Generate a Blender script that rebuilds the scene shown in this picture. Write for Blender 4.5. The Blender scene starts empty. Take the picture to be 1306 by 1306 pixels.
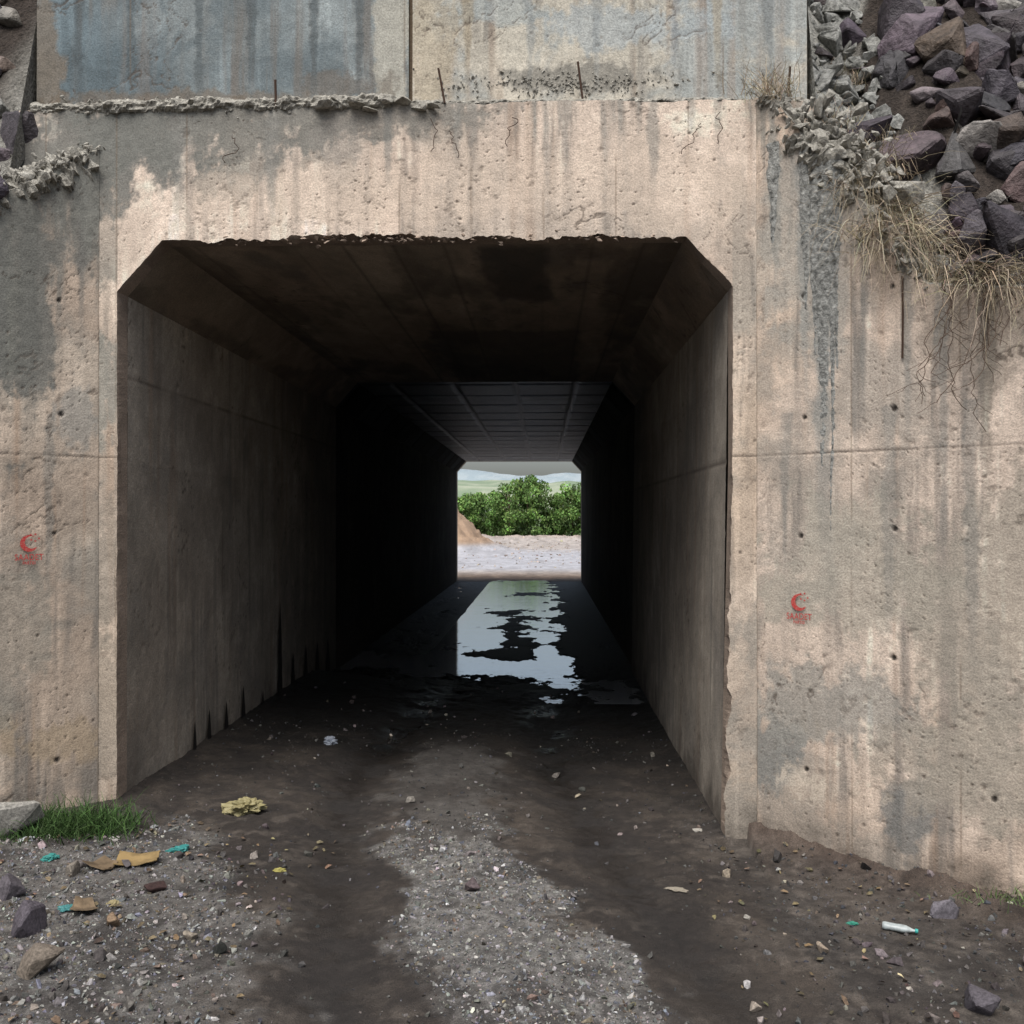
import bpy, bmesh, math, random
import numpy as np
from mathutils import Vector
random.seed(7)
S=bpy.context.scene
S.view_settings.view_transform='Standard'
# ------------------------------------------------------------ noise
def _h(i,j,k,seed):
    n=(i*374761393+j*668265263+k*2147483647+seed*974711)&0xffffffff
    n=((n^(n>>13))*1274126177)&0xffffffff
    return ((n^(n>>16))&0xffff)/65535.0
def vnoise(x,y,z=None,seed=0):
    x=np.asarray(x,float);y=np.asarray(y,float)
    i=np.floor(x).astype(np.int64);j=np.floor(y).astype(np.int64)
    fx=x-i;fy=y-j;fx=fx*fx*(3-2*fx);fy=fy*fy*(3-2*fy)
    if z is None:
        a=_h(i,j,0,seed);b=_h(i+1,j,0,seed);c=_h(i,j+1,0,seed);d=_h(i+1,j+1,0,seed)
        return (a*(1-fx)+b*fx)*(1-fy)+(c*(1-fx)+d*fx)*fy
    z=np.zeros_like(x)+z;k=np.floor(z).astype(np.int64);fz=z-k;fz=fz*fz*(3-2*fz);r=0
    for a in(0,1):
        for b in(0,1):
            for c in(0,1):
                r=r+_h(i+a,j+b,k+c,seed)*(fx if a else 1-fx)*(fy if b else 1-fy)*(fz if c else 1-fz)
    return r
def fbm(x,y,z=None,oct=4,seed=0,g=.55):
    r=0;a=.5;t=0;x=np.asarray(x,float);y=np.asarray(y,float)
    for o in range(oct):
        r=r+a*vnoise(x*2**o+o*3.7,y*2**o+o*1.3,None if z is None else np.asarray(z)*2**o,seed+o*17);t+=a;a*=g
    return r/t
def sstep(a,b,x):
    t=np.clip((x-a)/(b-a),0,1);return t*t*(3-2*t)
def cellspots(x,y,cell,rmin,rmax,prob,seed):
    X=x/cell;Y=y/cell;i=np.floor(X).astype(np.int64);j=np.floor(Y).astype(np.int64)
    px=.25+.5*_h(i,j,1,seed);py=.25+.5*_h(i,j,2,seed);R=(rmin+(rmax-rmin)*_h(i,j,3,seed)**2)/cell
    d=np.hypot(X-i-px,(Y-j-py));return sstep(1.15,.7,d/R)*(_h(i,j,4,seed)<prob)
# ------------------------------------------------------------ objects
def mt_(m):return getattr(m,'m',m)
def link(ob,parent=None):
    S.collection.objects.link(ob)
    if parent: ob.parent=parent
    return ob
def empty(name,loc=(0,0,0)):
    e=bpy.data.objects.new(name,None);e.location=loc;e.empty_display_size=.3;return link(e)
def mesh_np(name,V,F,mat=None,smooth=False,parent=None,attrs=None,col=None):
    V=np.asarray(V,np.float32);F=np.asarray(F,np.int32);m=bpy.data.meshes.new(name)
    m.vertices.add(len(V));m.vertices.foreach_set('co',V.ravel())
    k=F.shape[1];m.loops.add(F.size);m.loops.foreach_set('vertex_index',F.ravel())
    m.polygons.add(len(F));m.polygons.foreach_set('loop_start',np.arange(0,F.size,k,dtype=np.int32))
    m.polygons.foreach_set('loop_total',np.full(len(F),k,dtype=np.int32))
    m.polygons.foreach_set('use_smooth',np.full(len(F),smooth))
    m.update(calc_edges=True)
    if attrs:
        for n,v in attrs.items():
            a=m.attributes.new(n,'FLOAT','POINT');a.data.foreach_set('value',np.asarray(v,np.float32))
    if col is not None:
        a=m.attributes.new('Col','FLOAT_COLOR','POINT')
        c=np.ones((len(V),4),np.float32);c[:,:3]=col;a.data.foreach_set('color',c.ravel())
    if mat: m.materials.append(mt_(mat))
    return link(bpy.data.objects.new(name,m),parent)
def mesh_py(name,V,F,mats,parent=None,smooth=False,col=None):
    m=bpy.data.meshes.new(name);m.from_pydata([tuple(v) for v in V],[],F)
    for mt in mats:m.materials.append(mt_(mt))
    for p in m.polygons:p.use_smooth=smooth
    if col is not None:
        a=m.attributes.new('Col','FLOAT_COLOR','POINT')
        c=np.ones((len(V),4),np.float32);c[:,:3]=col;a.data.foreach_set('color',c.ravel())
    bm=bmesh.new();bm.from_mesh(m);bmesh.ops.recalc_face_normals(bm,faces=bm.faces);bm.to_mesh(m);bm.free()
    return link(bpy.data.objects.new(name,m),parent)
def grid_faces(nu,nv):
    i=np.arange(nu-1)[:,None]*nv+np.arange(nv-1)[None,:];i=i.ravel()
    return np.stack([i,i+nv,i+nv+1,i+1],1)
def hull_template(n,seed,flat=1.0,bev=0):
    r=np.random.default_rng(seed);bm=bmesh.new()
    P=r.normal(size=(n,3));P/=np.linalg.norm(P,axis=1)[:,None];P*=r.uniform(.75,1.15,(n,1));P*=np.array([1,.8,.65*flat])
    vs=[bm.verts.new(p) for p in P]
    bmesh.ops.convex_hull(bm,input=vs)
    bmesh.ops.delete(bm,geom=[v for v in bm.verts if not v.link_faces],context='VERTS')
    if bev:
        bmesh.ops.bevel(bm,geom=list(bm.edges),offset=bev,segments=1,affect='EDGES',profile=.6)
    bmesh.ops.triangulate(bm,faces=bm.faces)
    bm.verts.index_update()
    V=np.array([v.co[:] for v in bm.verts]);F=np.array([[v.index for v in f.verts] for f in bm.faces]);bm.free()
    return V,F
def rough_template(n,seed):
    """angular rock: bevelled hull, subdivided and broken up with noise"""
    r=np.random.default_rng(seed);bm=bmesh.new()
    P=r.normal(size=(n,3));P/=np.linalg.norm(P,axis=1)[:,None];P*=r.uniform(.75,1.15,(n,1));P*=np.array([1,.8,.7])
    vs=[bm.verts.new(p) for p in P];bmesh.ops.convex_hull(bm,input=vs)
    bmesh.ops.delete(bm,geom=[v for v in bm.verts if not v.link_faces],context='VERTS')
    bmesh.ops.bevel(bm,geom=list(bm.edges),offset=.05,segments=1,affect='EDGES',profile=.6)
    bmesh.ops.triangulate(bm,faces=bm.faces)
    for _ in range(2):
        bmesh.ops.subdivide_edges(bm,edges=[e for e in bm.edges if e.calc_length()>.18],cuts=1);bmesh.ops.triangulate(bm,faces=bm.faces)
    V=np.array([v.co[:] for v in bm.verts]);k=1+.22*(fbm(V[:,0]*2.2+9,V[:,1]*2.2+9,V[:,2]*2.2+seed,oct=4,seed=seed,g=.7)-.5);V=V*k[:,None]
    bm.verts.index_update();F=np.array([[v.index for v in f.verts] for f in bm.faces]);bm.free();return V,F
def rotmats(n,r,tilt=math.pi):
    a=r.uniform(0,2*math.pi,n);b=r.uniform(-tilt,tilt,n);c=r.uniform(-tilt,tilt,n)
    def R(ax,t):
        M=np.zeros((n,3,3));M[:,ax,ax]=1;i,j=[q for q in range(3) if q!=ax]
        M[:,i,i]=np.cos(t);M[:,j,j]=np.cos(t);M[:,i,j]=-np.sin(t);M[:,j,i]=np.sin(t);return M
    return R(2,a)@R(0,b)@R(1,c)
def scatter(name,templates,loc,size,cols,mat,parent=None,tilt=math.pi,smooth=False,seed=1):
    r=np.random.default_rng(seed);n=len(loc);R=rotmats(n,r,tilt);tid=r.integers(0,len(templates),n)
    asp=r.uniform(.75,1.25,(n,3));VV=[];FF=[];CC=[];o=0
    for t,(V,F) in enumerate(templates):
        ix=np.where(tid==t)[0]
        if not len(ix):continue
        W=V[None]*(size[ix][:,None,None]*asp[ix][:,None,:])
        W=np.einsum('nij,nvj->nvi',R[ix],W)+loc[ix][:,None,:]
        VV.append(W.reshape(-1,3));f=F[None]+(np.arange(len(ix))*len(V))[:,None,None]+o;FF.append(f.reshape(-1,3))
        CC.append(np.repeat(cols[ix],len(V),0));o+=len(ix)*len(V)
    return mesh_np(name,np.concatenate(VV),np.concatenate(FF),mat,smooth,parent,col=np.concatenate(CC))
# ------------------------------------------------------------ materials
class M:
    def __init__(s,name,rough=.9,spec=.3):
        s.m=bpy.data.materials.new(name);s.m.use_nodes=True;s.t=s.m.node_tree;s.n=s.t.nodes
        s.b=s.n['Principled BSDF'];s.b.inputs['Roughness'].default_value=rough;s.b.inputs['Specular IOR Level'].default_value=spec
        s.co=s.n.new('ShaderNodeTexCoord').outputs['Object']
    def put(s,sock,v):
        if isinstance(v,bpy.types.NodeSocket):s.t.links.new(v,sock)
        elif isinstance(v,(tuple,list)) and len(v)==3 and sock.type=='RGBA':sock.default_value=(*v,1)
        else:sock.default_value=v
    def scale(s,v,sc):
        n=s.n.new('ShaderNodeMapping');s.put(n.inputs[0],v);n.inputs['Scale'].default_value=sc;return n.outputs[0]
    def noise(s,sc,det=3,r=.6,v=None):
        n=s.n.new('ShaderNodeTexNoise');s.put(n.inputs['Vector'],v or s.co);n.inputs['Scale'].default_value=sc
        n.inputs['Detail'].default_value=det;n.inputs['Roughness'].default_value=r;return n.outputs['Fac']
    def ramp(s,f,a,b,lo=0,hi=1):
        n=s.n.new('ShaderNodeMapRange');s.put(n.inputs[0],f)
        if a>b:a,b,lo,hi=b,a,hi,lo
        n.inputs[1].default_value=a;n.inputs[2].default_value=b;n.inputs[3].default_value=lo;n.inputs[4].default_value=hi;return n.outputs[0]
    def mix(s,f,a,b,bl='MIX'):
        n=s.n.new('ShaderNodeMix');n.data_type='RGBA';n.blend_type=bl;s.put(n.inputs[0],f);s.put(n.inputs[6],a);s.put(n.inputs[7],b);return n.outputs[2]
    def attr(s,name,out='Fac'):
        n=s.n.new('ShaderNodeAttribute');n.attribute_name=name;return n.outputs[out]
    def bump(s,h,st=.5,d=.02):
        n=s.n.new('ShaderNodeBump');s.put(n.inputs['Height'],h);n.inputs['Strength'].default_value=st;n.inputs['Distance'].default_value=d
        s.t.links.new(n.outputs[0],s.b.inputs['Normal'])
    def color(s,c):s.put(s.b.inputs['Base Color'],c)
def grainmat(name,sc,det,dark,rough=.9,spec=.25,bst=.5,bd=.01,lo=.35,hi=.65):
    m=M(name,rough,spec);n=m.noise(sc,det,.7);k=m.ramp(n,lo,hi,dark,1.12);c=m.mix(1.0,m.attr('Col','Color'),k,'MULTIPLY');m.color(c)
    if bst:m.bump(n,bst,bd)
    return m
concm=grainmat('weathered_concrete',85,3,.72,.9,.25,.5,.008)
dampm=grainmat('damp_concrete',30,3,.6,.5,.16,.5,.015)
shadem=grainmat('shaded_concrete',30,3,.6,.95,.05,.5,.015)  # matte concrete for deep surfaces whose colour already holds the tunnel shade
def mortar(name,a,b):
    m=M(name,.95,.2);f=m.noise(26,5,.75);m.color(m.mix(m.ramp(f,.35,.65),a,b));m.bump(f,.9,.03);return m
mort=mortar('mortar',(.15,.14,.12),(.46,.44,.385));mortg=mortar('mortar_grey',(.09,.092,.085),(.38,.38,.355))
rustm=M('rusty_steel',.85);rustm.color((.05,.028,.018))
# ------------------------------------------------------------ concrete weathering field
def L(c,t,k):
    k=np.clip(k,0,1)[:,None];return c*(1-k)+np.asarray(t)*k
def conc(H,Z,seed=0,A=(.5,.38,.28),B=(.56,.45,.35),grey=(.24,.225,.195),greyamt=.5,streak=.5,vper=.46,joints=(),blobs=(),runs=(),grime=None,damp=None,pits=1.,tie=False,rust=.6):
    H=H.ravel();Z=Z.ravel();h0=H+seed*7.3
    wx=(fbm(h0*2.1,Z*2.1,oct=4,seed=seed+90)-.5)
    big=fbm(h0*.8,Z*.8,oct=4,seed=seed);mid=fbm(h0*3.3+wx,Z*2.7,oct=7,seed=seed+1,g=.66);fine=fbm(h0*26,Z*26,oct=3,seed=seed+2,g=.7)
    c=np.zeros((len(H),3))+np.array(A);c=L(c,B,sstep(.38,.6,big))
    bi=np.floor((H+.01*wx)/vper).astype(np.int64);c*=(1+.15*(_h(bi,0*bi,0,seed+5)-.5))[:,None]
    c*=(1+.9*(mid-.5))[:,None]*(1+.30*(fine-.5))[:,None]
    c=L(c,grey,sstep(.50,.64,fbm(h0*1.5+wx*.8,Z*1.1,oct=7,seed=seed+3,g=.66))*greyamt)
    c=L(c,np.minimum(c*1.3,.74),sstep(.52,.72,fbm(h0*5,Z*4,oct=6,seed=seed+44,g=.68))*.6)
    sn=fbm(h0*13+wx*.5,Z*.7,oct=5,seed=seed+6,g=.6);gate=sstep(.4,.6,fbm(h0*1.2,Z*.9,oct=3,seed=seed+7))
    c=L(c,(.15,.14,.125),sstep(.50,.74,sn)*streak*(.35+.65*gate)*.9)
    c=L(c,np.minimum(c*1.45,.74),sstep(.52,.72,fbm(h0*22,Z*.9,oct=4,seed=seed+8))*streak*.7*gate)
    c=L(c,(.26,.15,.085),sstep(.6,.78,fbm(h0*10,Z*.45,oct=4,seed=seed+9))*streak*rust*.7)
    for (cx,cz,rx,rz,col,k) in blobs:
        d=np.hypot((H-cx)/rx,(Z-cz)/rz)+(mid-.5)*2.4+(fine-.5)*.6+(sn-.5)*1.2;c=L(c,np.array(col)*(.8+.4*fine)[:,None],sstep(1.2,.75,d)*k)
    for (cx,zt,zb,wd,col,k) in runs:   # water runs starting at the top edge and fading downward
        t=np.clip((zt-Z)/(zt-zb),0,1.2);x0=cx+.05*(fbm(Z*1.5+cx*9,Z*0,oct=4,seed=31)-.5)
        ww=wd*(1-.6*t)*(.5+1.0*fbm(Z*6+cx*5,Z*0,oct=4,seed=37));kk=sstep(1.1,.45,np.abs(H-x0)/ww+(fine-.5)*.8+(mid-.5)*1.2)*sstep(1.1,.5,t)*(Z<zt+.3);c=L(c,np.array(col)*(.75+.5*fine)[:,None],kk*k)
    if grime:
        z0,z1,col,k=grime;t=Z+(sn-.5)*1.9+(mid-.5)*.9;c=L(c,np.array(col)[None]*(.6+.9*fine)[:,None],sstep(z0,z1,t)*k)
    if damp is not None:
        c=L(c,(.08,.067,.055),sstep(damp,damp-.55,Z+(mid-.5)*.9)*.75)
    h=.006*(mid-.5)+.004*(fine-.5)+.008*(big-.5)
    for jz in joints:
        d=np.abs(Z-jz+wx*.012-.01);k=sstep(.009,.002,d)*(.5+.5*sstep(.35,.5,fbm(h0*3,Z*0,oct=3,seed=seed+33)));c=L(c,(.09,.07,.055),k*.7);h-=k*.005
        c*=(1+.08*np.where(Z>jz,1,-.3))[:,None]
    fr=(H+.01*wx)/vper;dl=np.abs(fr-np.round(fr))*vper;k=sstep(.008,.002,dl)*sstep(.42,.58,fbm(H*1.1,Z*1.3,oct=3,seed=seed+12));c=L(c,(.16,.12,.085),k*.55);h-=k*.002
    if pits:
        g=sstep(.45,.6,fbm(h0*2,Z*2,oct=3,seed=seed+13))
        p=np.maximum(cellspots(h0,Z,.085,.004,.012,.45,seed+14)*g,cellspots(h0+wx*.03,Z,.04,.003,.007,.45,seed+15)*sstep(.5,.62,fbm(h0*4,Z*4,oct=2,seed=seed+16)))
        sp=sstep(.64,.74,fbm(h0*13,Z*13,oct=5,seed=seed+17,g=.72))*sstep(.45,.6,fbm(h0*1.7,Z*1.7,oct=3,seed=seed+18))
        p=np.maximum(p,sp*.6)*pits;c=L(c,(.12,.095,.075),p*.7);h-=p*.006
    if tie:
        ci=np.round((H-.31)/.56).astype(np.int64);cj=np.round((Z-.42)/.72).astype(np.int64);ok=_h(ci,cj,9,seed)<.75
        d=np.hypot((H-.31)-ci*.56+.05*(_h(ci,cj,7,seed)-.5),(Z-.42)-cj*.72+.05*(_h(ci,cj,8,seed)-.5));k=sstep(.02,.010,d+.012*(fine-.5))*ok;c=L(c,(.05,.042,.035),k);h-=k*.012
    cr=np.abs(fbm(h0*1.6+wx*1.5,Z*1.6+wx,oct=5,seed=seed+20,g=.6)-.5);k=sstep(.006,.002,cr)*sstep(.52,.6,fbm(H*.9,Z*.9,oct=2,seed=seed+21));c=L(c,(.09,.07,.055),k*.7);h-=k*.003
    return np.clip(c,.01,.8),h
def surface(name,H,Z,frame,kw,mat,parent,flip=False):
    c,h=conc(H,Z,**kw);P=frame(H.ravel(),Z.ravel(),h);F=grid_faces(*H.shape)
    if flip:F=F[:,::-1]
    return mesh_np(name,P,F,mat,True,parent,col=c)
PINK=(.51,.395,.31);CREAM=(.57,.47,.385);RG=(.21,.205,.185)
kh=dict(seed=2,A=PINK,B=CREAM,greyamt=.35,streak=.65,vper=.46,grime=(4.6,5.2,(.27,.26,.23),.8),
  runs=((-1.0,4.6,4.05,.05,RG,.7),(-.55,4.6,4.2,.04,RG,.6),(.15,4.6,4.1,.05,RG,.5),(.7,4.6,4.0,.05,RG,.6),(-1.75,4.6,3.8,.07,RG,.7),(-2.35,4.6,3.85,.07,RG,.7),(1.4,4.6,3.6,.06,RG,.7)),
  blobs=((-3.0,4.35,.8,.34,(.16,.16,.145),.92),(-2.2,4.5,.9,.30,(.17,.17,.152),.9),(-1.3,4.56,.9,.17,(.21,.20,.175),.85),(-1.9,4.2,.20,.26,(.24,.225,.195),.75),(-1.3,4.35,.15,.2,(.27,.25,.22),.6),(.3,4.1,1.0,.3,(.62,.51,.41),.5),(-1.4,4.0,.8,.2,(.62,.51,.41),.5)))
kj=dict(kh,joints=(2.33,),A=(.36,.29,.225),B=(.41,.34,.275),greyamt=.7,damp=.25,blobs=kh['blobs'][:2]+((-2.95,2.75,.25,.4,(.24,.235,.205),.8),(-2.9,3.7,.3,.5,(.20,.195,.17),.85),(-2.9,1.6,.2,.6,(.26,.23,.19),.6),(-2.9,.9,.25,.5,(.27,.235,.19),.6)))
kr=dict(seed=5,A=(.44,.35,.275),B=(.51,.42,.345),greyamt=.55,streak=.8,vper=.62,joints=(2.33,),tie=True,grime=(4.4,4.9,(.2,.195,.17),.8),damp=.15,
  runs=((.45,4.2,1.6,.12,(.25,.25,.23),.85),(.33,4.2,2.6,.07,(.25,.25,.23),.8),(.12,4.5,3.2,.06,(.24,.235,.21),.8),(.70,3.9,2.4,.05,RG,.6),(.95,3.5,2.3,.06,RG,.65),(1.15,3.3,1.6,.05,RG,.6),(1.38,3.2,2.0,.08,(.18,.16,.13),.7),(1.6,3.2,1.5,.06,RG,.6),(.2,2.3,1.5,.04,RG,.5),(.85,2.3,1.2,.06,RG,.5),(1.3,2.3,1.1,.06,RG,.55)),
  blobs=((.1,.42,.26,.22,(.20,.20,.185),.85),(.55,.85,.6,.3,(.28,.27,.24),.75),(.95,.25,.16,.24,(.17,.17,.16),.8),(.42,.33,.32,.13,(.55,.475,.385),.75),(.55,1.6,.6,.5,(.38,.35,.29),.65),(1.35,1.3,.5,.7,(.31,.28,.23),.65),(1.2,.6,.6,.25,(.34,.30,.245),.65),(.35,3.6,.32,.7,(.32,.31,.275),.55),(1.5,2.9,.4,.3,(.25,.215,.175),.5)))
kl=dict(seed=9,A=(.38,.305,.24),B=(.43,.365,.295),greyamt=.6,streak=.85,vper=.62,joints=(2.33,),tie=True,grime=(3.7,4.15,(.175,.175,.155),.9),damp=.35,
  runs=((-.42,3.9,2.3,.10,(.14,.14,.125),.85),(-.1,4.2,3.0,.06,(.16,.155,.14),.85),(-.25,4.1,2.9,.05,(.18,.175,.155),.7),(-.58,3.9,2.5,.07,(.15,.15,.135),.8),(-.3,2.3,1.4,.04,RG,.6)),
  blobs=((-.45,3.3,.22,.7,(.15,.15,.135),.9),(-.08,3.9,.16,.55,(.18,.175,.155),.88),(-.7,3.3,.2,.6,(.16,.16,.14),.85),(-.15,.55,.4,.18,(.36,.28,.19),.6),(-.5,1.2,.3,.35,(.27,.25,.21),.6),(-.15,2.6,.15,.2,(.26,.26,.24),.6)))
kul=dict(seed=3,A=(.125,.16,.175),B=(.21,.235,.235),grey=(.10,.125,.135),greyamt=.7,streak=.9,rust=.2,vper=.9,pits=.4,
  runs=tuple((x,5.6,4.5,.05,(.08,.095,.10),.7) for x in (-3.05,-2.7,-2.25,-1.9,-1.5,-1.2)),blobs=((-1.0,5.0,.14,.6,(.40,.38,.32),.8),(-3.27,5,.09,.9,(.2,.15,.10),.6),(-2.4,4.66,.9,.07,(.16,.125,.09),.6),(-1.3,4.75,.3,.1,(.15,.125,.1),.6)))
kur=dict(seed=6,A=(.37,.36,.305),B=(.45,.415,.345),grey=(.26,.295,.30),greyamt=.7,streak=.8,rust=.45,vper=1.15,pits=.7,
  runs=tuple((x,5.6,4.65,.05,c_,.6) for x,c_ in ((-.5,(.3,.25,.17)),(-.1,(.22,.24,.24)),(.35,(.24,.26,.26)),(.85,(.2,.22,.23)),(1.1,(.3,.25,.17)),(1.45,(.2,.22,.22)))),blobs=((.2,4.78,.75,.10,(.20,.19,.165),.8),(.55,5.1,.55,.14,(.34,.375,.38),.7),(-.3,5.2,.3,.08,(.30,.34,.34),.6),(-.72,4.9,.14,.6,(.38,.32,.23),.6)))
kn=dict(seed=4,A=(.29,.25,.205),B=(.33,.29,.24),grey=(.22,.20,.175),greyamt=.5,streak=.55,vper=1.45,joints=(2.87,2.30),damp=.3,pits=.5)
kc=dict(seed=8,A=(.23,.18,.135),B=(.28,.23,.175),grey=(.14,.12,.10),greyamt=.7,streak=.15,vper=.6,pits=.4)
kf=dict(seed=11,A=(.035,.033,.032),B=(.05,.047,.045),grey=(.025,.025,.025),greyamt=.6,streak=.1,vper=1.2,joints=(2.3,),damp=.7,pits=0)  # near-black far walls: the tunnel's darkness is put into the base colour

# ------------------------------------------------------------ underpass
UP=empty('concrete_underpass')
Y0,Y1,Y2,Y3=6.53,6.93,13.5,32.4
def dens(P,step):
    out=[]
    for a,b in zip(P[:-1],P[1:]):
        a=np.array(a);b=np.array(b);n=max(1,int(np.linalg.norm(b-a)/step))
        for i in range(n):out.append(a+(b-a)*i/n)
    out.append(np.array(P[-1]));return np.array(out)
inner=[(-2.75,-.5),(-2.75,3.41),(-2.46,3.74),(.905,3.74),(1.2,3.42),(1.2,-.5)]
D=dens(inner,.014);n=len(D)
T=np.gradient(D,axis=0);T/=np.linalg.norm(T,axis=1)[:,None]+1e-9;Nn=np.stack([-T[:,1],T[:,0]],1)
s=np.arange(n)*.014
on_l=(D[:,1]>3.735);rl_=(D[:,0]>1.1)&(D[:,1]<2.3)
amp=np.where(on_l,.065,.010);amp=np.where(rl_&(D[:,1]<1.5)&(D[:,1]>-.0),.042,amp);amp=np.where(rl_&(D[:,1]>1.5),.016,amp);amp=np.where(on_l&(D[:,0]<-2.2),.012,amp)
j1=(fbm(s*5,s*0,oct=6,seed=3,g=.72)-.45)*2*amp
j2=(fbm(s*7,s*0+3,oct=4,seed=3)-.45)*1.6*amp
lean=np.where(D[:,0]>1.19,-.05*np.clip((2.3-D[:,1])/2.3,0,1),0)
loops=[]
for yy,j,l in((Y0,j1,lean),(Y0+.02,j1*.8+.5*j2-.002,lean),(Y0+.07,j2*.7,lean),(Y0+.16,j2*0,lean*1)):
    P=D+Nn*j[:,None];P[:,0]+=l;loops.append(np.column_stack([P[:,0],np.full(n,yy),P[:,1]]))
LV=np.concatenate(loops);rc=np.array((.42,.33,.26))*(.65+.6*fbm(LV[:,0]*9+LV[:,1]*9,LV[:,2]*9,oct=4,seed=2))[:,None]*np.where((LV[:,1]>Y0+.01)&(LV[:,2]>3.6),.55,.75)[:,None]
mesh_np('opening_arris',LV,grid_faces(4,n),concm,False,UP,col=rc)
edge=loops[0]
iL=(D[:,0]<-2.74);iR=(D[:,0]>1.19);ht=lambda h:np.clip(h,-.02,.02)
def fr_head(y):return lambda H,Z,h:np.column_stack([H,y-ht(h),Z])
topz=lambda x:4.6+(fbm(x*5,x*0,oct=4,seed=5)-.5)*.05
up_=D[:,1]>=3.40;px=edge[up_,0];o_=np.argsort(px);ex_=px[o_];ez_=edge[up_,2][o_]
xs_=np.linspace(-2.75,1.2,440);vv=np.linspace(0,1,150);zb=np.interp(xs_,ex_,ez_)
Hh=np.repeat(xs_[:,None],150,1);Zz=zb[:,None]+(topz(xs_)-zb)[:,None]*vv[None];surface('lintel',Hh,Zz,fr_head(Y0),kh,concm,UP)
def jamb(xa,xb_fn,z):
    u=np.linspace(0,1,74);A=np.full(len(z),xa);B=xb_fn(z)
    H=A[None]+(B-A)[None]*u[:,None];Z=np.repeat(z[None],74,0);Z[:,-1]=topz(H[:,-1]);return H,Z
def jsurf(name,H,Z,flip):
    c1,h=conc(H,Z,**kj);c2,_=conc(H,Z,**kh);k=sstep(3.2,4.3,Z.ravel())[:,None];c=c1*(1-k)+c2*k
    F=grid_faces(*H.shape);F=F[:,::-1] if flip else F;mesh_np(name,fr_head(Y0)(H.ravel(),Z.ravel(),h),F,concm,True,UP,col=c)
zl=edge[iL][:,2];xl=edge[iL][:,0];oz=np.argsort(zl)
H,Z=jamb(-3.4,lambda z:np.where(z<3.41,np.interp(z,zl[oz],xl[oz]),-2.75),np.linspace(-.5,4.6,540));jsurf('left_jamb',H,Z,False)
zr=edge[iR][:,2];xr=edge[iR][:,0];oz2=np.argsort(zr)
H,Z=jamb(1.75,lambda z:np.where(z<3.42,np.interp(z,zr[oz2],xr[oz2]),1.2),np.linspace(-.5,4.6,540));jsurf('right_jamb',H,Z,True)
def box(name,x0,x1,y0,y1,z0,z1,mat,parent,col=(.3,.27,.22)):
    V=[(x,y,z) for x in(x0,x1) for y in(y0,y1) for z in(z0,z1)];F=[(0,1,3,2),(4,6,7,5),(0,4,5,1),(2,3,7,6),(0,2,6,4),(1,5,7,3)]
    return mesh_py(name,V,F,[mat],parent,col=np.array([col]*8))
box('headwall_core_a',-3.39,-2.80,Y0+.04,Y1,-.5,4.55,concm,UP);box('headwall_core_b',1.26,1.74,Y0+.04,Y1,-.5,4.55,concm,UP);box('headwall_core_c',-2.80,1.26,Y0+.2,Y1,3.82,4.55,concm,UP)
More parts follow.
